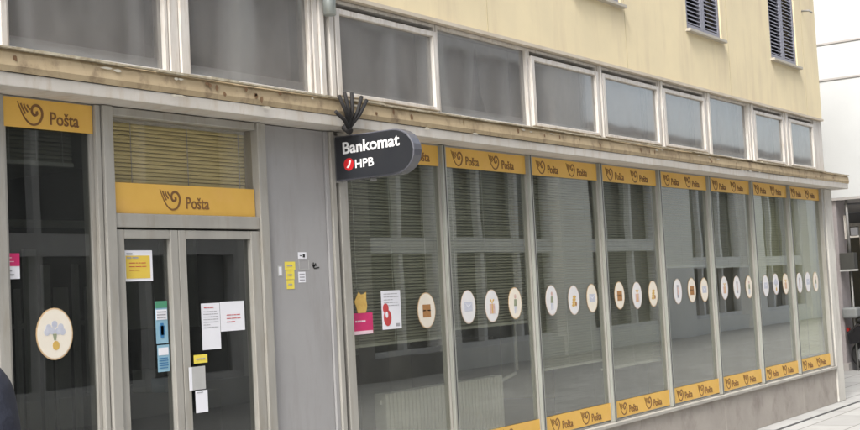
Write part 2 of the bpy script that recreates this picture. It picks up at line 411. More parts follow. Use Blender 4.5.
RW = [(-5.9, -4.75, 1), (-4.6, -3.5, 0), (-3.35, -2.25, 1), (-2.1, -1.05, 0), (-.9, .15, 1), (.3, 1.2, 0), (1.3, 2.35, 1), (2.45, 3.49, 0),
      (3.575, 4.585, 0), (4.72, 5.755, 0), (5.945, 7.075, 1), (7.085, 8.325, 0), (8.335, 9.475, 1), (9.53, 10.685, 1), (10.755, 11.775, 1), (11.88, 12.965, 0), (13.09, 14.055, 1), (14.235, 15.13, 1)]
for i, (a, b, sh) in enumerate(RW): ribbon(a, b, sh, 'parted' if i in (11, 15) else 'curtain_brown' if i in (8, 9) else 'curtain_pale' if i in (10, 13, 16) else 'curtain')
# posts between groups of ribbon windows: each made of vertical strips
def rpost(a, b, dark=None):
    f = MB(); n = max(2, int((b-a)/.045)); w = (b-a)/n
    for k in range(n):
        if dark and k == dark: continue
        f.box(a+k*w+.002, a+(k+1)*w-.002, -.03-.014*(k % 2), .1, 2.803, 3.433)
    o = f.build('window_post', M['alu_white'], B, bevel=.003)
    g = MB(); g.box(a, b, .0, .02, 2.803, 3.433) if dark else g.box(a+.004, b-.004, .08, .12, 2.804, 3.432); g.build('post_core', M['rubber'], o)
rpost(3.495, 3.572); rpost(4.588, 4.717); rpost(5.758, 5.942, 2)
for a, b in [(9.478, 9.527), (10.688, 10.752), (11.778, 11.877), (12.968, 13.087), (14.058, 14.232)]: rpost(a, b)
f = MB(); f.box(XL, 15.14, -.05, .1, 2.776, 2.80); f.build('ribbon_sill', M['gutter_lip'], B, bevel=.003)
f = MB(); f.box(XL, 15.1, .055, .155, 2.84, 2.895); f.build('inner_sill', M['sill_inner'], B)
f = MB(); f.box(XL, 15.44, .2, .35, 2.61, 3.46); f.build('ribbon_backing_wall', M['int_dark'], B)

# shop windows: mullions, panes
ZB, ZT = .441, 2.597
def frame_box(mb, a, b, z0, z1, t, y0=-.02, y1=.05):
    mb.box(a, a+t, y0, y1, z0, z1); mb.box(b-t, b, y0, y1, z0, z1); mb.box(a+t+.0005, b-t-.0005, y0+.002, y1, z0, z0+t); mb.box(a+t+.0005, b-t-.0005, y0+.002, y1, z1-t, z1)
panes = [(5.975, MUL[0])]+[(MUL[i], MUL[i+1]) for i in range(7)]
for (a, b) in panes:
    f = MB(); frame_box(f, a+.024, b-.024, ZB, ZT, .008, -.012, .04)
    o = f.build('shop_window', M['alu'], B)
    g = MB(); g.box(a+.029, b-.029, .004, .010, ZB+.005, ZT-.005); g.build('pane', M['glass'], o)
for x in MUL[:-1]:
    f = MB(); f.box(x-.023, x+.023, -.036, .05, ZB+.001, ZT-.001); o = f.build('mullion', M['alu_green'], B, bevel=.004)
    g = MB(); g.box(x-.004, x+.004, -.038, -.03, ZB+.003, ZT-.003); g.build('mullion_groove', M['rubber'], o)
f = MB(); f.box(15.222, 15.285, -.04, .06, ZB+.001, ZT-.001); f.box(15.29, 15.331, -.02, .06, ZB+.001, ZT-.001); f.build('end_frame', M['alu'], B, bevel=.003)
f = MB(); f.box(5.845, 5.885, -.05, .06, .06, ZT-.001); f.box(5.925, 6.0, -.045, .06, ZB+.001, ZT-.001); o = f.build('jamb_frame', M['alu'], B, bevel=.004)
g = MB(); g.box(5.887, 5.923, .0, .05, ZB+.001, ZT-.002); g.build('seal_gap', M['rubber'], o)
# grey panel beside the doors
f = MB(); f.box(5.275, 5.805, -.022, .05, .45, ZT-.002); f.build('grey_panel', M['grey_panel'], B, bevel=.003)
f = MB(); f.box(5.808, 5.843, -.035, .05, .45, ZT-.002); f.build('panel_trim', M['grey_panel'], B, bevel=.003)
f = MB(); f.box(5.205, 5.272, -.05, .06, .061, ZT-.001); f.build('door_post', M['alu'], B, bevel=.004)
# left post, transom
f = MB(); f.box(4.068, 4.098, -.035, .06, ZB, ZT-.001); f.box(4.104, 4.165, -.05, .06, .061, ZT-.001); f.build('door_post', M['alu'], B, bevel=.004)
f = MB(); f.box(4.167, 5.203, -.04, .06, 1.995, 2.065); f.box(4.167, 5.203, -.038, .06, 2.553, ZT-.002); o = f.build('transom_frame', M['alu'], B, bevel=.004)
g = MB(); g.box(4.165, 5.203, .0, .006, 2.066, 2.552); g.build('pane', M['glass_transom'], o)
# doors
def door(a, b, ha, hb):
    f = MB(); z0, z1 = .075, 1.985
    f.box(a, a+ha, -.035, .03, z0, z1); f.box(b-hb, b, -.035, .03, z0, z1)
    f.box(a+ha+.0005, b-hb-.0005, -.033, .03, z0, z0+.17); f.box(a+ha+.0005, b-hb-.0005, -.033, .03, z1-.045, z1)
    o = f.build('door', M['alu'], B, bevel=.004)
    g = MB(); g.box(a+ha-.005, b-hb+.005, -.006, .0, z0+.165, z1-.04); g.build('pane', M['glass_door'], o)
    return o
dl = door(4.168, 4.583, .055, .052)
dr = door(4.587, 5.203, .052, .07)
h = MB(); h.tube([(4.61, -.036, .84), (4.61, -.085, .84)], .012); h.tube([(4.61, -.085, .84), (4.61, -.085, .54)], .013); h.tube([(4.61, -.036, .54), (4.61, -.085, .54)], .012); h.build('handle', M['galv'], dr)
# left window
f = MB(); f.box(3.485, 3.546, -.030, .06, ZB, ZT-.001); f.build('mullion', M['alu'], B, bevel=.004)
for (a, b) in [(3.546, 4.067), (2.40, 3.483), (1.23, 2.39), (.06, 1.22), (-1.11, .05), (-2.28, -1.12), (-6, -2.29)]:
    f = MB(); frame_box(f, a+.001, b-.001, ZB, ZT, .018 if a > 3 else .035, -.012, .05)
    o = f.build('shop_window', M['alu'], B)
    g = MB(); g.box(a+.012, b-.012, .004, .010, ZB+.012, ZT-.012); g.build('pane', M['glass_door'], o)

# interior
f = MB(); f.box(XL+.2, XR-.31, .29, 5.19, 0, .05); f.build('interior_floor', M['int_floor'], B)
f = MB(); f.box(XL+.2, XR-.31, .36, 5.19, 2.75, 2.85); f.build('interior_ceiling', M['int_ceil'], B)
f = MB(); f.box(XL+.2, XR-.31, 4.6, 4.7, .051, 2.749); f.build('interior_wall', M['int_wall'], B)
f = MB(); f.box(5.83, 5.95, .07, 4.59, .051, 2.59); f.build('partition_wall', M['int_dark'], B)
f = MB(); f.box(9.3, 9.65, 2.2, 2.55, .051, 2.749); f.box(12.8, 13.1, 1.4, 1.7, .051, 2.749); f.build('interior_pillar', M['int_ceil'], B)

# ------------------------------------------------------------------ interior things
def counter(x0, x1, y0, y1, z, label):
    t = thing('service_counter', label, 'counter', ((x0+x1)/2, (y0+y1)/2, .05), 'counters inside the shop')
    m = MB(); m.box(x0, x1, y0+.05, y1, .051, z-.04); m.build('counter_base', M['int_dark'], t, bevel=.005)
    m = MB(); m.box(x0-.04, x1+.04, y0, y1+.04, z-.038, z); m.build('counter_top', M['int_ceil'], t, bevel=.005)
counter(8.7, 12.2, 2.9, 3.5, 1.05, 'long dark counter with a pale top inside the shop, seen behind the middle panes')
counter(13.4, 14.9, 2.2, 2.8, 1.1, 'short dark counter with a pale top inside the shop, at the far right panes')
t = thing('cabinet', 'tall dark cabinet inside the shop behind the round stickers', 'cabinet', (11.6, 4.4, .05))
m = MB(); m.box(10.9, 12.3, 4.1, 4.58, .051, 1.9); m.build('cabinet_body', M['int_dark'], t, bevel=.005)
m = MB(); m.box(10.93, 11.585, 4.075, 4.098, .1, 1.87); m.build('cabinet_door', M['int_dark'], t)
m = MB(); m.box(11.595, 12.27, 4.075, 4.098, .1, 1.87); m.build('cabinet_door', M['int_dark'], t)
t = thing('pin_board', 'pale framed notice board on the dark lobby wall, dim behind the right door', 'board', (5.8, 1.35, 1.4))
m = MB(); m.box(5.80, 5.828, 1.10, 1.75, 1.45, 2.15); m.build('board', M['strip'], t)
for y_, z_ in ((1.16, 1.82), (1.42, 1.85), (1.20, 1.52), (1.48, 1.50)):
    m = MB(); m.box(5.794, 5.799, y_, y_+.2, z_, z_+.25); m.build('sheet', M['paper_grey'], t)
t = thing('lobby_shelf', 'low dark shelf with leaflets in the lobby behind the door panes', 'shelf', (5.65, 1.4, .05))
m = MB(); m.box(5.50, 5.79, .9, 1.9, .051, 1.05); m.build('shelf_body', M['int_dark'], t)
for k in range(5):
    m = MB(); m.box(5.53+.004*k, 5.70, .95+.18*k, 1.07+.18*k, 1.051, 1.09+.05*(k % 3)); m.build('leaflet_stack', M[['paper_grey', 'blue_a', 'strip', 'paper_grey', 'gold'][k]], t)
t = thing('display_rack', 'grey display rack with upright strips, seen dimly behind the leftmost pane', 'rack', (5.2, 1.8, .05))
for x0, w_ in ((4.72, .03), (4.84, .07), (4.95, .03), (5.02, .09), (5.16, .05), (5.25, .10), (5.40, .04), (5.50, .08), (5.63, .04)):
    m = MB(); m.box(x0, x0+w_, 1.80, 1.83, .30, random.choice([1.75, 1.9, 2.0])); m.build('upright_strip', M['strip'], t)
m = MB(); m.box(4.6, 5.78, 1.84, 1.88, 2.14, 2.19); m.build('rail', M['strip'], t)
m = MB(); m.box(4.6, 5.78, 1.84, 1.88, 1.50, 1.53); m.build('rail', M['strip'], t)
for x0 in (4.6, 5.74):
    m = MB(); m.box(x0, x0+.04, 1.885, 1.92, .05, 2.5); m.build('post', M['strip'], t)
# radiator
t = thing('radiator', 'white ribbed radiator inside the shop behind the first two large panes', 'radiator', (7.5, .36, .15))
m = MB()
x = 6.72
while x < 8.20:
    m.box(x, x+.034, .29, .39, .25, .93); x += .044
m.build('rib_panel', M['rad'], t, bevel=.006)
m = MB(); m.box(6.70, 8.24, .325, .355, .28, .32); m.box(6.70, 8.24, .325, .355, .86, .89); m.build('header', M['rad'], t)
m = MB(); m.tube([(8.24, .34, .88), (8.47, .34, .92), (8.50, .34, .95), (8.50, .34, 1.25), (8.50, .34, 2.74)], .016); m.build('pipe', M['rad'], t)
for xx in (6.9, 8.1):
    m = MB(); m.box(xx, xx+.05, .31, .37, .05, .25); m.build('leg', M['rad'], t)

# blinds
def blind(a, b, z0, z1, y, m_, label, pitch=.0205, tilt=.75):
    tilt = .62+.25*tilt
    t = thing('window_blind', label, 'blind', ((a+b)/2, y, z0), 'venetian blinds behind the glass')
    s = MB(); z = z1-.03; hw = .0112
    ta = tilt*1.25; c, sn = math.cos(ta), math.sin(ta); nseg = 4
    while z > z0+.02:
        j = random.uniform(-.0015, .0015); vs = []
        for k in range(nseg+1):
            u = (k/nseg*2-1)*hw; h_ = .0036*(1-(u/hw)**2)
            yy = y+u*c-h_*sn; zz = z+u*sn+h_*c
            vs += [(a, yy, zz+j), (b, yy, zz-j)]
        s.quadlist(vs, [(2*k, 2*k+1, 2*k+3, 2*k+2) for k in range(nseg)], True)
        z -= pitch
    s.build('slats', M[m_], t)
    s = MB(); s.box(a, b, y-.016, y+.016, z0, z0+.018); s.build('bottom_rail', M['cord'], t)
    s = MB(); s.box(a, b, y-.02, y+.02, z1-.02, z1+.01); s.build('head_rail', M['cord'], t)
    s = MB()
    for k in (.15, .5, .85): s.box(a+(b-a)*k-.002, a+(b-a)*k+.002, y-.018, y-.015, z0, z1)
    s.build('cord', M['cord'], t)
blind(4.20, 5.33, 2.08, 2.56, .075, 'slat', 'short olive blind behind the transom pane above the entrance doors', tilt=1.3)
ORD = ['first', 'second', 'third', 'fourth', 'fifth', 'sixth', 'seventh', 'eighth']
BL = [(1.27, 'slat_grey', .8), (1.32, 'slat_grey', .62), (.94, 'slat_grey', .6), (.86, 'slat_grey', .6), (1.70, 'slat_grey', .9), (1.68, 'slat_grey', .9), (1.5, 'slat_pale', .6), (.60, 'slat_pale', .95)]
BLAB = ['grey-green blind behind the first large pane, lowered to just below the magenta sticker',
        'half lowered grey blind behind the second large pane',
        'grey blind lowered almost to the floor band behind the third large pane',
        'grey blind with low bottom rail behind the fourth large pane',
        'grey blind ending above the round stickers of the fifth large pane',
        'grey blind ending above the round stickers of the sixth large pane',
        'pale blind behind the seventh large pane, ending at its stickers',
        'fully lowered pale yellowish blind behind the last pane beside the corner column']
for (a, b), (z0, mm, tl), lb in zip(panes, BL, BLAB): blind(a+.045, b+.025, z0, 2.56, .085, mm, lb, tilt=tl)
blind(3.60, 4.04, 2.30, 2.56, .12, 'slat_grey', 'rolled up grey blind behind the yellow sign of the left pane', tilt=.9)

# ------------------------------------------------------------------ yellow sign bands
K = .00065; KX = .00081
MAIN = [(95, 80), (112, 125), (135, 180), (165, 222), (200, 240), (240, 225), (265, 180), (266, 135), (245, 103), (218, 98), (198, 118), (196, 150), (212, 170), (232, 158), (228, 138)]
def posta(x, zc, y, t):
    mb = MB()
    P = lambda p: (x+(p[0]-95)*KX*.98, zc-(p[1]-160)*K)
    mb.stroke([P(p) for p in smooth_pts(MAIN)], .0125, y, taper=True)
    for q in ([(118, 92), (132, 130), (150, 165)], [(140, 95), (150, 125), (168, 152)], [(162, 98), (170, 115), (184, 132)]):
        mb.stroke([P(p) for p in smooth_pts(q)], .008, y)
    mb.build('emblem', M['brown_ink'], t); mb = MB()
    text_geo(mb, 'Pošta', .088, lambda a, b, c: (x+.182+a, y-c-.001, zc-.044+b), width=.168, bold=.0008)
    mb.build('lettering', M['brown_ink'], t)
def band(a, b, z0, z1, y, units, label, src=None):
    t = thing('sign_band', label, 'sign', ((a+b)/2, y, z0), 'yellow post sign bands')
    m = MB(); m.box(a, b, y, y+.003, z0, z1); m.build('sign_panel', M['sign_yellow'], t)
    for ux in units: posta(ux, (z0+z1)/2, y-.0005, t)
    return t
band(3.549, 4.065, 2.452, 2.59, -.016, [3.63], 'large yellow sign with brown horn logo and lettering across the top of the leftmost pane')
band(4.17, 5.20, 2.068, 2.222, -.012, [4.49], 'yellow sign with a single centred horn logo below the olive blind over the entrance doors')
band(6.002, 7.054, 2.45, 2.588, -.006, [6.14, 6.60], 'upper yellow sign band on the first large pane, half hidden behind the black projecting sign')
p0 = band(7.118, 8.221, 2.45, 2.588, -.006, [7.215, 7.70], 'upper yellow sign band above the second large pane, right of the black projecting sign')
UL = ['upper yellow sign band on the third large pane from the black sign', 'upper yellow sign band on the fourth large pane from the black sign',
      'upper yellow sign band on the fifth large pane from the black sign', 'upper yellow sign band on the sixth large pane from the black sign',
      'upper yellow sign band on the seventh large pane, last but one before the corner column', 'upper yellow sign band touching the corner column, the smallest looking of the upper row']
for k, lb in enumerate(UL): copy_thing(p0, (PW*(k+1), 0, 0), lb)
LL = ['lower yellow sign band under the radiator pane, the first of the bottom row', 'lower yellow sign band under the third large pane, just above the plinth',
      'lower yellow sign band under the fourth large pane, just above the plinth', 'lower yellow sign band under the fifth large pane, just above the plinth',
      'lower yellow sign band under the sixth large pane, just above the plinth', 'lower yellow sign band under the seventh large pane, just above the plinth',
      'lower yellow sign band at the foot of the last pane beside the corner column']
for k, lb in enumerate(LL): copy_thing(p0, (PW*k, 0, .462-2.45), lb)

# ------------------------------------------------------------------ round stickers
def ell(cx, cz, rx, rz, n=28): return [(cx+rx*math.cos(2*math.pi*k/n), cz+rz*math.sin(2*math.pi*k/n)) for k in range(n)]
def sticker(cx, cz, kind, label, r=(.103, .12), cool=False, grp='round stickers along the panes'):
    y = .0035; cz += random.uniform(-.007, .007); cx += random.uniform(-.008, .008)
    t = thing('round_sticker', label, 'sticker', (cx, y, cz-r[1]), grp)
    m = MB(); m.prism(ell(cx, cz, *r), y-.0012, y, 'xz'); m.build('rim', M['tan_pale' if cool else 'tan'], t)
    m = MB(); m.prism(ell(cx, cz, r[0]-.007, r[1]-.007), y-.0022, y-.0012, 'xz'); m.build('disc', M['cream_cool' if cool else 'cream'], t)
    m = MB(); y1 = y-.0022; y0 = y1-.001
    sh = lambda pts: m.prism([(cx+p[0], cz+p[1]) for p in pts], y0, y1, 'xz')
    if kind == 'parcel':
        mats = [M['box_brown'], M['cream']]
        sh([(-.045, -.045), (.045, -.045), (.045, .04), (-.045, .04)])
        m.m = 1; sh([(-.045, -.004), (-.01, -.004), (-.01, .004), (-.045, .004)]); sh([(.01, -.004), (.045, -.004), (.045, .004), (.01, .004)])
    elif kind == 'bouquet':
        mats = [M['lilac'], M['leafgreen'], M['gold']]
        for (dx, dz) in [(-.035, .03), (0, .045), (.035, .03), (-.015, .015), (.02, .012), (-.045, .01), (.045, .008)]: m.prism(ell(cx+dx, cz+dz, .017, .017, 9), y0-.0002*random.random(), y1, 'xz')
        m.m = 1; sh([(-.006, -.03), (.006, -.03), (.012, .0), (-.012, .0)])
        m.m = 2; m.prism(ell(cx+.005, cz-.055, .02, .022, 12), y0, y1, 'xz')
    elif kind == 'letter':
        mats = [M['lilac'], M['paper']]
        sh([(-.05, -.03), (.05, -.03), (.05, .035), (-.05, .035)])
        m.m = 1; y0 -= .001; sh([(-.045, .03), (0, -.005), (.045, .03), (.0, .004)])
    elif kind == 'gift':
        mats = [M['rose'], M['gold']]
        sh([(-.035, -.055), (.035, -.055), (.035, .015), (-.035, .015)])
        m.m = 1; y0 -= .001; sh([(-.006, -.055), (.006, -.055), (.006, .015), (-.006, .015)]); sh([(0, .017), (-.03, .045), (-.012, .05)]); sh([(0, .017), (.012, .05), (.03, .045)])
    elif kind == 'person':
        mats = [M['rose'], M['leafgreen'], M['lilac']]
        m.prism(ell(cx+.003, cz+.05, .015, .017, 10), y0, y1, 'xz'); m.m = 1; sh([(-.02, -.02), (.024, -.022), (.018, .03), (-.014, .03)])
        m.m = 2; sh([(-.018, -.075), (-.004, -.075), (.002, -.022), (-.018, -.022)]); sh([(.008, -.07), (.022, -.072), (.022, -.024), (.004, -.024)])
    elif kind == 'phone':
        mats = [M['grey_ink'], M['rose']]
        sh([(-.018, -.06), (.018, -.06), (.02, .06), (-.02, .06)]); m.m = 1; y0 -= .001; sh([(-.012, -.03), (.012, -.03), (.012, .04), (-.012, .04)])
    elif kind == 'coins':
        mats = [M['gold'], M['box_brown']]
        for i in range(4): m.prism(ell(cx-.012+.006*i, cz-.04+.022*i, .028, .012, 12), y0-.0003*i, y1, 'xz')
        m.m = 1; m.prism(ell(cx+.03, cz-.03, .014, .02, 10), y0, y1, 'xz')
    m.build('picture', mats, t)
sticker(3.815, 1.49, 'bouquet', 'largest round sticker, a blue bouquet on cream with an orange rim, on leftmost pane', (.106, .122), grp=None)
sticker(6.83, 1.48, 'parcel', 'round sticker with a brown parcel, alone beside the white leaflet on the first large pane')
SX = [(7.35, 7.66, 7.98), (8.52, 8.88, 9.19), (9.70, 10.03, 10.36), (10.90, 11.23, 11.54), (12.05, 12.38, 12.72), (13.22, 13.54, 13.86), (14.33, 14.62, 14.91)]
kinds = ['letter', 'gift', 'person', 'person', 'coins', 'letter', 'parcel', 'gift', 'coins', 'phone', 'parcel', 'letter', 'gift', 'phone', 'person', 'letter', 'bouquet', 'gift', 'phone', 'letter', 'person']
WHAT = {'letter': 'round sticker with a lilac envelope', 'gift': 'round sticker with a red gift', 'person': 'round sticker with a small figure', 'coins': 'round sticker with gold discs', 'parcel': 'round sticker with a brown parcel', 'phone': 'round sticker with an upright dark oblong', 'bouquet': 'round sticker with a blue flower bouquet'}
for i, row in enumerate(SX):
    for j, x in enumerate(row):
        k = kinds[i*3+j]
        sticker(x, 1.475, k, '%s, %s of three on the %s large pane' % (WHAT[k], ['left', 'middle', 'right'][j], ORD[i+1]), (.094, .118), cool=(i*3+j) % 3 != 2 and k not in ('parcel',))

# ------------------------------------------------------------------ notices and stickers
def plate(name, label, cat, x0, x1, z0, z1, m_, y, marks=(), grp=None, d=.0012):
    t = thing(name, label, cat, ((x0+x1)/2, y, z0), grp)
    m = MB(); m.box(x0, x1, y-d, y, z0, z1); m.build('sheet', M[m_], t)
    for i, (nm, mm, pts) in enumerate(marks):
        q = MB()
        for (a, b, c, e) in pts:
            X = lambda u: x0+(x1-x0)*u
            Z = lambda v: z0+(z1-z0)*v
            q.box(X(a), X(b), y-d-.0012-.0006*i, y-d, Z(c), Z(e))
        q.build(nm, M[mm], t)
    return t
def lines(n, a=.1, b=.9, z0=.1, z1=.9, fill=.4):
    r = random.Random(n*7+1); o = []
    for k in range(n):
        zc = z1-(z1-z0)*(k+.5)/n; h = (z1-z0)/n*fill/2; x = a
        while x < b-.05:
            l = r.uniform(.05, .2); o.append((x, min(x+l, b), zc-h, zc+h)); x += l+.03
            if r.random() < .08: break
    return o
YD = -.0065   # in front of the door panes
plate('notice', 'yellow notice with a white border near the top of the left door pane', 'notice', 4.232, 4.425, 1.727, 1.882, 'paper', YD,
      [('print_field', 'yellow_paper', [(.09, .91, .09, .83)]), ('text_lines', 'grey_ink', lines(2, .12, .88, .70, .95)), ('red_lines', 'red_ink', lines(3, .2, .8, .3, .65, .2))])
plate('sticker', 'upper blue sticker with a green top, on the right edge of the left door pane', 'sticker', 4.432, 4.513, 1.405, 1.622, 'blue_a', YD,
      [('green_field', 'green_a', [(0, 1, .84, 1)]), ('pale_field', 'paper', [(.05, .95, .56, .80)]), ('mark', 'blue_b', [(.3, .7, .2, .42), (.38, .62, .14, .48)]), ('text_lines', 'grey_ink', lines(3, .1, .9, .58, .78))], grp='blue stickers on the left door')
plate('sticker', 'lower blue sticker directly below the green topped one on the left door pane', 'sticker', 4.436, 4.516, 1.262, 1.398, 'blue_a', YD,
      [('pale_field', 'paper', [(.08, .92, .62, .9)]), ('text_lines', 'blue_b', lines(5, .12, .88, .1, .55))], grp='blue stickers on the left door')
plate('paper_notice', 'tall white sheet hanging lower, left one of two on the right door pane', 'notice', 4.755, 4.892, 1.352, 1.598, 'paper', YD,
      [('text_lines', 'grey_ink', lines(7, .1, .9, .45, .85, .25)), ('red_lines', 'red_ink', lines(1, .15, .7, .88, .94, .4))], grp='white sheets on the right door')
plate('paper_notice', 'wide white sheet with faint red writing, right one of two on the right door pane', 'notice', 4.896, 5.082, 1.442, 1.602, 'paper', YD,
      [('red_lines', 'red_ink', lines(3, .25, .85, .25, .6, .22))], grp='white sheets on the right door')
plate('sticker', 'small yellow sticker above the grey card at the edge of the right door', 'sticker', 4.655, 4.752, 1.288, 1.332, 'yellow_bright', -.04, [('text_lines', 'grey_ink', lines(1, .15, .85, .3, .7))])
plate('card', 'faded grey card at the handle edge of the right door', 'card', 4.615, 4.732, 1.152, 1.272, 'paper_grey', -.0405, [('pale_strip', 'paper', [(0, .18, 0, 1)])])
plate('sticker', 'white label below the grey card on the right door', 'sticker', 4.655, 4.742, 1.032, 1.146, 'paper', -.0412, [('text_lines', 'grey_ink', lines(1, .12, .7, .86, .97, .4))])
plate('sticker', 'magenta sticker with a white lower half at the left edge of the leftmost pane', 'sticker', 3.567, 3.628, 1.755, 1.872, 'paper', .003,
      [('magenta_field', 'magenta', [(0, 1, .5, 1)]), ('text_lines', 'grey_ink', lines(2, .1, .9, .08, .4)), ('white_lines', 'pink_pale', lines(2, .1, .9, .6, .9, .2))])
t = plate('sticker', 'magenta sticker below a gold cut-out, on the first large pane under the black sign', 'sticker', 6.045, 6.245, 1.362, 1.488, 'magenta', .003,
      [('white_lines', 'pink_pale', lines(1, .12, .7, .5, .68, .5)), ('pale_strip', 'pink_pale', [(.03, .97, -.05, .12)])])
m = MB(); m.prism([(6.10, 1.488), (6.085, 1.53), (6.07, 1.56), (6.10, 1.60), (6.115, 1.617), (6.135, 1.602), (6.165, 1.604), (6.19, 1.617), (6.187, 1.57), (6.195, 1.53), (6.18, 1.488)], .0005, .003, 'xz'); m.build('gold_cutout', M['gold'], t)
t = plate('leaflet', 'tall white leaflet with a red figure, between the magenta and the parcel sticker', 'leaflet', 6.345, 6.548, 1.372, 1.618, 'paper', .003,
      [('text_lines', 'grey_ink', lines(6, .12, .9, .5, .95, .25)+[(.7, .9, .06, .14)])])
m = MB(); m.prism(ell(6.385, 1.505, .030, .032), .0002, .0018, 'xz'); m.prism(ell(6.40, 1.445, .040, .052), .0, .0018, 'xz'); m.m = 1; m.prism(ell(6.392, 1.465, .013, .02), -.0008, .0, 'xz'); m.build('red_figure', [M['red_ink'], M['paper']], t)
YP = -.0225
YS = [('top', 5.415, 5.505, 1.765, 1.812), ('middle', 5.42, 5.495, 1.71, 1.762), ('bottom', 5.425, 5.49, 1.655, 1.707)]
for nm, a, b, c, d in YS:
    plate('sticker', '%s one of three small yellow stickers stacked on the grey panel' % nm, 'sticker', a, b, c, d, 'yellow_bright', YP, [('text_lines', 'grey_ink', lines(1, .2, .75, .3, .7))], grp='stickers on the grey panel')
plate('sticker', 'worn white sticker left of the yellow stickers on the grey panel', 'sticker', 5.355, 5.392, 1.73, 1.79, 'paper_grey', YP, [('pale_field', 'paper', [(.2, .8, .1, .9)])], grp='stickers on the grey panel')
plate('sticker', 'white sticker with a black mark, topmost on the grey panel', 'sticker', 5.535, 5.608, 1.828, 1.866, 'paper', YP, [('mark', 'black_ink', [(.55, .8, .2, .7), (.2, .4, .4, .55)])], grp='stickers on the grey panel')
plate('sticker', 'faded square sticker right of the yellow stickers on the grey panel', 'sticker', 5.538, 5.628, 1.765, 1.822, 'grey_panel', YP, [('outline', 'paper_grey', [(0, 1, 0, .06), (0, 1, .94, 1), (0, .04, .06, .94), (.96, 1, .06, .94)])], grp='stickers on the grey panel')
plate('sticker', 'white sticker with grey print, lower right on the grey panel', 'sticker', 5.53, 5.592, 1.69, 1.752, 'paper', YP, [('text_lines', 'grey_ink', lines(3, .15, .85, .1, .9))], grp='stickers on the grey panel')
m = MB()
for p in ([(5.655, 1.80), (5.668, 1.775), (5.69, 1.80)], [(5.668, 1.805), (5.675, 1.77), (5.72, 1.775)], [(5.66, 1.785), (5.70, 1.79)]): m.stroke(p, .008, YP)
tag(m.build('graffiti_scribble', M['black_ink']), 'small black scribble to the right of the stickers on the grey panel', 'graffiti')
# hairline seam at the foot of the grey panel
# ------------------------------------------------------------------ black projecting sign
t = thing('projecting_sign', 'dark grey bank machine sign with a rounded outer end, projecting from the facade', 'sign', (5.93, -.05, 2.29))
def outline(y0, y1, z0, z1, rad, inset=0):
    y0 -= inset; y1 += inset; z0 += inset; z1 -= inset   # y0 inner (near wall), y1 outer
    p = [(y0, z0)]
    n = 12; ry = rad; rz = (z1-z0)/2
    for k in range(n+1):
        a = -math.pi/2+math.pi*k/n
        p.append((y1+ry-ry*math.cos(a), (z0+z1)/2+rz*math.sin(a)))
    p.append((y0, z1)); return p
SX0, SX1 = 5.885, 5.967
m = MB(); m.prism(outline(-.052, -.640, 2.292, 2.562, .15), SX0, SX1, 'yz'); m.build('sign_box', M['sign_rim'], t, bevel=.006)
m = MB(); m.prism(outline(-.052, -.640, 2.292, 2.562, .15, .008), SX0-.003, SX0-.0002, 'yz'); m.build('sign_face', M['sign_black'], t)
m = MB(); m.prism(outline(-.052, -.640, 2.292, 2.562, .15, .008), SX1+.0002, SX1+.003, 'yz'); m.build('sign_face', M['sign_black'], t)
pl_ = lambda oy, oz: (lambda a, b, c: (SX0-.0035-c, oy-a, oz+b+a*.02))
m = MB(); text_geo(m, 'Bankomat', .098, pl_(-.115, 2.452), width=.425, bold=.0022, ext=.0004)
m.build('lettering', M['sign_white'], t); m = MB()
text_geo(m, 'HPB', .072, pl_(-.205, 2.358), width=.14, bold=.001, ext=.0004)
m.build('lettering', M['sign_white'], t)
m = MB(); m.prism([(-.157+.038*math.cos(a*math.pi/12), 2.385+.038*math.sin(a*math.pi/12)) for a in range(24)], SX0-.0045, SX0-.003, 'yz'); m.m = 1
m.prism([(-.138, 2.366), (-.150, 2.362), (-.163, 2.372), (-.170, 2.39), (-.176, 2.404), (-.166, 2.410), (-.158, 2.40), (-.154, 2.382)], SX0-.0055, SX0-.0045, 'yz')
m.build('emblem', [M['sign_red'], M['sign_white']], t)
m = MB(); m.box(SX0-.01, SX1-.01, -.05, -.021, 2.285, 2.575); m.box(SX0+.03, SX0+.08, -.3, -.28, 2.275, 2.293); m.build('mounting_plate', M['bracket'], t, bevel=.004)
# forked black iron
m = MB()
base = Vector((5.80, -.235, 2.585))
for tip in [(5.64, -.27, 2.67), (5.69, -.26, 2.77), (5.755, -.25, 2.80), (5.825, -.25, 2.80), (5.905, -.26, 2.785), (5.94, -.27, 2.765)]:
    q = base.lerp(Vector(tip), .5)+Vector((0, -.015, 0)); m.tube([base, q, tip], .0115, 7)
m.tube([(5.80, -.20, 2.60), base+Vector((0, -.01, -.02))], .022, 8)
tag(m.build('iron_bracket', M['iron']), 'black forked iron bracket fanning upwards on the canopy edge above the dark projecting sign', 'bracket')
# galvanised pipe end at the ribbon windows
m = MB(); m.tube([(5.85, -.09, 3.30), (5.85, -.09, 3.40), (5.85, -.085, 3.6), (5.80, -.10, 3.9), (5.80, -.10, 8.5)], .04, 12); 
dp = m.build('downpipe', M['galv']); tag(dp, 'grey galvanised pipe ending above the dark slot between two upper windows', 'pipe')

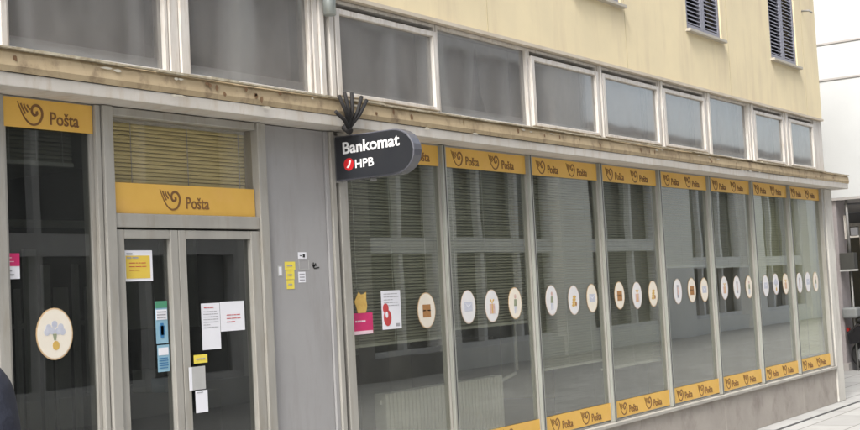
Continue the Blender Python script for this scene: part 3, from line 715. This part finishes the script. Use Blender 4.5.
# ------------------------------------------------------------------ white building at the end of the street
T = thing('white_building', 'bright white rendered building with an arcade, behind the corner column', 'building', (24, 6, 0))
m = MB(); m.box(20, 30, -1.0, 16, 2.74, 11); m.build('wall', M['white_render'], T)
for z in (4.62, 5.2, 6.9):
    m = MB(); m.box(19.985, 20.0, -1.0, 16, z, z+.03); m.build('cornice_line', M['arcade_soffit'], T)
m = MB(); m.box(20.0, 24.9, -1.0, 16, 2.70, 2.738); m.build('arcade_ceiling', M['arcade_soffit'], T)
m = MB(); m.box(25, 25.2, -1.0, 16, 0, 2.699); m.build('arcade_wall', M['arcade_dark'], T)
for y in (1.26, 5.5, 9.5):
    m = MB(); m.box(20.05, 20.5, y, y+.45, .0, 2.699); o = m.build('pier', M['mauve'], T, bevel=.01)
    m = MB(); m.box(20.02, 20.53, y-.03, y+.48, 0, .12); m.build('pier_base', M['arcade_soffit'], o)
m = MB(); m.box(20.05, 20.5, -1.0, -.6, 0, 2.699); m.build('pier', M['mauve'], T, bevel=.01)
for (y0, y1) in [(1.4, 3.2), (-.6, 1.3), (3.6, 5.6)]:
    m = MB(); frame_ = [(y0, y0+.07, .1, 2.5), (y1-.07, y1, .1, 2.5), (y0+.07, y1-.07, 2.43, 2.5), (y0+.07, y1-.07, .1, .17), ((y0+y1)/2-.03, (y0+y1)/2+.03, .17, 2.43)]
    for a, b, c, d in frame_: m.box(24.93, 24.99, a, b, c, d)
    o = m.build('shopfront', M['alu_white'], T)
    m = MB(); m.box(24.955, 24.965, y0+.07, y1-.07, .17, 2.43); m.build('pane', M['opp_pane'], o)
for (x, y) in [(21.3, 1.35), (22.6, 1.3), (22.0, .3)]:
    m = MB(); m.prism([(x+.16*math.cos(k*math.pi/10), y+.16*math.sin(k*math.pi/10)) for k in range(20)], 2.68, 2.699, 'xy'); m.build('ceiling_fitting', M['arcade_dark'], T)
# things under the arcade
t = thing('wall_box', 'dark metal box hanging on a post under the arcade behind the corner column', 'box', (20.1, 1.1, 0))
m = MB(); m.box(20.0, 20.18, 1.02, 1.245, 1.60, 1.86); m.build('box_body', M['int_dark'], t, bevel=.006)
m = MB(); m.box(19.985, 20.02, .97, 1.25, 1.57, 1.598); m.build('ledge', M['paper_grey'], t)
m = MB(); m.tube([(20.1, 1.11, 1.86), (20.1, 1.11, 2.70)], .022); m.tube([(20.1, 1.11, 0), (20.1, 1.11, 1.59)], .016); m.build('post', M['bracket'], t)
t = thing('hanging_sign', 'small white framed sign hanging under the arcade above the dark box', 'sign', (20.2, 1.18, 2.1))
m = MB(); m.box(20.2, 20.23, 1.16, 1.20, 2.08, 2.46); m.box(20.2, 20.23, .98, 1.159, 2.10, 2.13); m.build('frame', M['alu_white'], t)
m = MB(); m.box(20.19, 20.24, .99, 1.10, 2.132, 2.26); m.build('sign_panel', M['arcade_dark'], t)
# scooter
sx, sy = 20.15, .35
t = thing('motor_scooter', 'black parked scooter with a pale top case under the arcade at the right edge', 'scooter', (sx, sy, 0))
def wheel(y):
    m = MB(); n = 24; vs = []; fs = []
    for i in range(n):
        a = 2*math.pi*i/n
        for k in range(8):
            b = 2*math.pi*k/8; r = .20+.045*math.cos(b)
            vs.append((sx+.05*math.sin(b), y+r*math.cos(a), .245+r*math.sin(a)))
    for i in range(n):
        for k in range(8): fs.append((i*8+k, ((i+1) % n)*8+k, ((i+1) % n)*8+(k+1) % 8, i*8+(k+1) % 8))
    m.quadlist(vs, fs, True); o = m.build('wheel', M['tyre'], t)
    m = MB(); m.prism([(y+.15*math.cos(2*math.pi*k/16), .245+.15*math.sin(2*math.pi*k/16)) for k in range(16)], sx-.02, sx+.02, 'yz'); m.build('rim', M['topcase'], o)
wheel(sy+.62); wheel(sy-.62)
m = MB(); m.prism([(sy+.86, .42), (sy+.88, .60), (sy+.72, .74), (sy+.1, .76), (sy-.02, .58), (sy-.05, .34), (sy-.35, .30), (sy-.48, .55), (sy-.50, .98), (sy-.56, .98), (sy-.62, .5), (sy-.50, .22), (sy+.25, .20), (sy+.55, .44)], sx-.13, sx+.13, 'yz'); m.build('body', M['scooter'], t, bevel=.03)
m = MB(); m.prism([(sy+.72, .765), (sy+.70, .82), (sy+.1, .80), (sy+.05, .765)], sx-.12, sx+.12, 'yz'); m.build('saddle', M['tyre'], t, bevel=.02)
m = MB(); m.box(sx-.16, sx+.16, sy+.68, sy+.92, .83, 1.0); m.build('top_case', M['topcase'], t, bevel=.03)
m = MB(); m.tube([(sx-.3, sy-.46, 1.02), (sx, sy-.5, .99), (sx+.3, sy-.46, 1.02)], .018); m.build('handlebar', M['chrome'], t)
m = MB(); m.box(sx-.05, sx+.05, sy+.86, sy+.90, .62, .68); m.build('tail_lamp', M['redlamp'], t)
m = MB(); m.prism([(sy-.52, 1.0), (sy-.60, 1.0), (sy-.50, 1.3), (sy-.48, 1.3)], sx-.18, sx+.18, 'yz'); m.build('windscreen', M['paper_grey'], t)
m = MB(); m.prism([(sy-.82, .42), (sy-.62, .53), (sy-.42, .42), (sy-.45, .40), (sy-.62, .505), (sy-.80, .40)], sx-.07, sx+.07, 'yz'); m.build('mudguard', M['scooter'], t)

# ------------------------------------------------------------------ building across the street (seen mirrored in the glass)
O = thing('opposite_building', 'pale building with large dark windows, standing across the street and mirrored in the panes', 'building', (18, -11, 0))
PY = -9.0
piers = [(-3.7, -2.25), (2.05, 3.5), (7.8, 9.25), (14.75, 15.15), (20.35, 20.75), (25.05, 26.5), (30.6, 32.4), (36.55, 38.0), (42.3, 43.75), (48.0, 49.5)]
X0o, XM, X1o = piers[0][0], piers[5][1], piers[-1][1]
top = lambda x: 9.5 if x < XM else 5.3
for a, b in piers:
    m = MB(); m.box(a, b, PY-.6, PY, 0, top(a)); m.build('pilaster', M['opp_wall'], O)
m = MB(); m.box(X0o, XM, PY-6, PY-.601, 0, 9.5); m.build('wall', M['opp_stone'], O)
m = MB(); m.box(XM+.002, X1o, PY-6, PY-.601, 0, 5.3); m.build('wall', M['opp_stone'], O)
m = MB(); m.box(XM+.002, X1o+.2, PY-6.2, PY+.15, 5.302, 5.42); m.build('roof', M['opp_stone'], O)
for i in range(len(piers)-1):
    a, b = piers[i][1]+.001, piers[i+1][0]-.001
    stone = i == 3
    if stone:
        m = MB(); m.box(a, b-2.3, PY-.6, PY-.08, 0, 9.49); m.build('stone_wall', M['opp_stone'], O); a = b-2.299
    hi = top(a+.01)
    for za, zb in ([(0, .42), (4.35, 5.15), (7.5, 9.49)] if hi > 6 else [(0, .42), (4.35, 5.299)]):
        m = MB(); m.box(a, b, PY-.6, PY-.08, za, zb); m.build('spandrel', M['opp_stone' if stone else 'opp_wall'], O)
    for (z0, z1, tr) in ([(.421, 4.349, 2.35), (5.151, 7.499, 6.6)] if hi > 6 else [(.421, 4.349, 2.35 if i < 6 else 1.85)]):
        f = MB(); c = (a+b)/2
        f.box(a, a+.1, PY-.4, PY-.25, z0, z1); f.box(b-.1, b, PY-.4, PY-.25, z0, z1)
        for xx in ((a+(b-a)*.30, a+(b-a)*.65) if not stone else (c,)): f.box(xx-.06, xx+.06, PY-.4, PY-.25, z0, z1)
        f.box(a+.1, b-.1, PY-.41, PY-.22, tr, tr+.30); f.box(a+.1, b-.1, PY-.41, PY-.23, z0-.0, z0+.1)
        o = f.build('window', M['opp_frame'], O)
        g = MB(); g.box(a+.1, b-.1, PY-.5, PY-.48, z0+.1, z1); g.build('pane', M['opp_pane'], o)

# ------------------------------------------------------------------ person at the left edge
# local space: faces +x, left is +y; limbs are lofted, then voxel-merged into one continuous surface
PX = Matrix.Translation((1.40, -2.60, 0)) @ Matrix.Scale(1.03, 4) @ Matrix.Rotation(R(8), 4, 'Z')
def loft(mb, rings, n=20):
    # rings: (centre, radius along x, radius along y); closed rounded ends
    vs = []; fs = []
    for c_, rx, ry in rings:
        for k in range(n):
            a = 2*math.pi*k/n; vs.append((c_[0]+rx*math.cos(a), c_[1]+ry*math.sin(a), c_[2]))
    for i in range(len(rings)-1):
        for k in range(n): fs.append((i*n+k, i*n+(k+1) % n, (i+1)*n+(k+1) % n, (i+1)*n+k))
    fs.append(tuple(range(n))); fs.append(tuple((len(rings)-1)*n+k for k in range(n)))
    mb.quadlist(vs, fs, True)
def limb(mb, pts):
    for i in range(len(pts)-1):
        (p, r0), (q, r1) = pts[i], pts[i+1]
        n = 6
        for k in range(n):
            a = k/n; b_ = (k+1)/n
            A = Vector(p).lerp(Vector(q), a); Bq = Vector(p).lerp(Vector(q), b_)
            mb.tube([A, Bq], r0+(r1-r0)*a, 14, r2=r0+(r1-r0)*b_)
        mb.ellipsoid(p, (r0,)*3, 14, 8); mb.ellipsoid(q, (r1,)*3, 14, 8)
def merged(mb, name, m_, parent, vox, sm=6):
    o = mb.build(name, m_, parent, origin=tuple(PX @ Vector((0, 0, 0))))
    rm = o.modifiers.new('Remesh', 'REMESH'); rm.mode = 'VOXEL'; rm.voxel_size = vox; rm.use_smooth_shade = True
    s2 = o.modifiers.new('Smooth', 'SMOOTH'); s2.factor = .5; s2.iterations = sm
    return o
KN = {1: (.04, .50), -1: (-.03, .50)}; AN = {1: .05, -1: -.14}
m = MB(PX)
loft(m, [((0, 0, .86), .10, .15), ((0, 0, .98), .115, .165), ((-.005, 0, 1.12), .10, .14), ((0, 0, 1.30), .115, .165), ((-.01, 0, 1.42), .085, .15), ((-.01, 0, 1.47), .055, .07)])
limb(m, [((-.01, 0, 1.44), .06), ((.01, 0, 1.58), .055)])
m.ellipsoid((.012, 0, 1.675), (.098, .077, .115), 24, 16); m.ellipsoid((.045, 0, 1.605), (.052, .05, .055)); m.ellipsoid((.108, 0, 1.652), (.02, .013, .026)); m.ellipsoid((.095, 0, 1.618), (.016, .026, .01))
for sg in (1, -1):
    m.ellipsoid((.015, sg*.08, 1.66), (.022, .012, .033))
    limb(m, [((-.01, sg*.17, 1.415), .056), ((-.03, sg*.225, 1.13), .042), ((.05, sg*.235, .89), .027)])
    m.ellipsoid((.065, sg*.236, .835), (.036, .016, .05))
    for k in range(4):
        bx = .04+.019*k; ln = .05+.012*(1-abs(k-1.6)/1.6)
        limb(m, [((bx, sg*.238, .80), .0088), ((bx+.006, sg*.232, .80-ln*.6), .0082), ((bx+.002, sg*.220, .80-ln), .0072)])
    limb(m, [((.095, sg*.228, .85), .011), ((.113, sg*.218, .815), .0095), ((.112, sg*.211, .79), .0085)])
    limb(m, [((0, sg*.09, .88), .085), ((KN[sg][0], sg*.10, .50), .055), ((AN[sg], sg*.10, .09), .036)])
    m.ellipsoid((AN[sg]+.06, sg*.105, .045), (.12, .042, .035))
person = merged(m, 'person', M['skin'], None, .0065, 3)
tag(person, 'person in a navy jacket passing at the left edge, only the shoulder in view', 'person')
m = MB(PX)
loft(m, [((0, 0, .80), .135, .19), ((0, 0, .96), .14, .195), ((-.005, 0, 1.12), .13, .175), ((0, 0, 1.28), .145, .20), ((-.01, 0, 1.39), .13, .19), ((-.01, 0, 1.455), .10, .15), ((-.012, 0, 1.495), .075, .09), ((-.012, 0, 1.515), .066, .075)], 28)
for sg in (1, -1): limb(m, [((-.01, sg*.158, 1.392), .096), ((-.012, sg*.185, 1.34), .086), ((-.02, sg*.205, 1.27), .068), ((-.03, sg*.232, 1.13), .057), ((.045, sg*.238, .91), .043)])
merged(m, 'jacket', M['jacket'], person, .011, 8)
m = MB(PX)
loft(m, [((0, 0, .84), .12, .165), ((0, 0, .98), .125, .17)])
for sg in (1, -1): limb(m, [((0, sg*.085, .87), .095), ((KN[sg][0], sg*.10, .50), .068), ((AN[sg], sg*.10, .10), .055)])
merged(m, 'trousers', M['trousers'], person, .011, 6)
m = MB(PX); m.ellipsoid((-.008, 0, 1.715), (.105, .088, .088), 24, 14); m.ellipsoid((-.042, 0, 1.65), (.065, .080, .08), 24, 14); merged(m, 'hair', M['hair'], person, .008, 3)
for sg in (1, -1):
    m = MB(PX); m.ellipsoid((.098, sg*.03, 1.682), (.008, .012, .008)); m.build('eye', M['eye'], person)
    ax = AN[sg]
    m = MB(PX); m.ellipsoid((ax+.07, sg*.105, .045), (.14, .052, .045)); m.ellipsoid((ax, sg*.10, .07), (.06, .05, .07)); m.build('shoe', M['shoe'], person)
m = MB(PX); m.ellipsoid((.108, 0, 1.617), (.006, .024, .007)); m.build('mouth', M['lip'], person)

# ------------------------------------------------------------------ camera
f_px = 1253.36; yaw, pit, roll = R(34.8404), R(3.4763), R(-3.0035)
F = Vector((math.cos(yaw)*math.cos(pit), math.sin(yaw)*math.cos(pit), math.sin(pit)))
Rt = F.cross(Vector((0, 0, 1))).normalized(); Up = Rt.cross(F)
c, s_ = math.cos(roll), math.sin(roll)
R2 = c*Rt+s_*Up; U2 = -s_*Rt+c*Up
cam = bpy.data.cameras.new('camera'); co = bpy.data.objects.new('camera', cam); col.objects.link(co)
mw = Matrix((R2, U2, -F)).transposed().to_4x4(); mw.translation = Vector((0, -4.824, 1.6)); co.matrix_world = mw
cam.sensor_width = 36; cam.lens = 36*f_px/860; cam.clip_start = .05; cam.clip_end = 500
scene.camera = co

# ------------------------------------------------------------------ light
el_, az = R(50), R(-168)      # azimuth of the sun measured from +x towards +y
sd = Vector((math.cos(el_)*math.cos(az), math.cos(el_)*math.sin(az), math.sin(el_)))
sun = bpy.data.lights.new('sun', 'SUN'); sun.energy = 2.2; sun.angle = R(22); sun.color = (1, .98, .94)
so = bpy.data.objects.new('sun', sun); col.objects.link(so); so.rotation_euler = sd.to_track_quat('Z', 'Y').to_euler()
w = bpy.data.worlds.new('World'); scene.world = w; w.use_nodes = True
nt = w.node_tree; bg = nt.nodes['Background']; sky = nt.nodes.new('ShaderNodeTexSky'); sky.sky_type = 'NISHITA'; sky.sun_disc = False
sky.sun_elevation = el_; sky.sun_rotation = math.pi/2-az; sky.dust_density = 4; sky.air_density = 1.0
hs = nt.nodes.new('ShaderNodeHueSaturation'); hs.inputs['Saturation'].default_value = .45   # overcast: little blue left
nt.links.new(sky.outputs[0], hs.inputs['Color']); nt.links.new(hs.outputs[0], bg.inputs[0]); bg.inputs[1].default_value = .15
scene.view_settings.view_transform = 'Standard'; scene.view_settings.look = 'None'
scene.view_settings.exposure = 1.22; scene.view_settings.gamma = 1; scene.view_settings.use_curve_mapping = False
scene.render.engine = 'CYCLES'
scene.cycles.max_bounces = 10; scene.cycles.transparent_max_bounces = 24; scene.cycles.glossy_bounces = 6
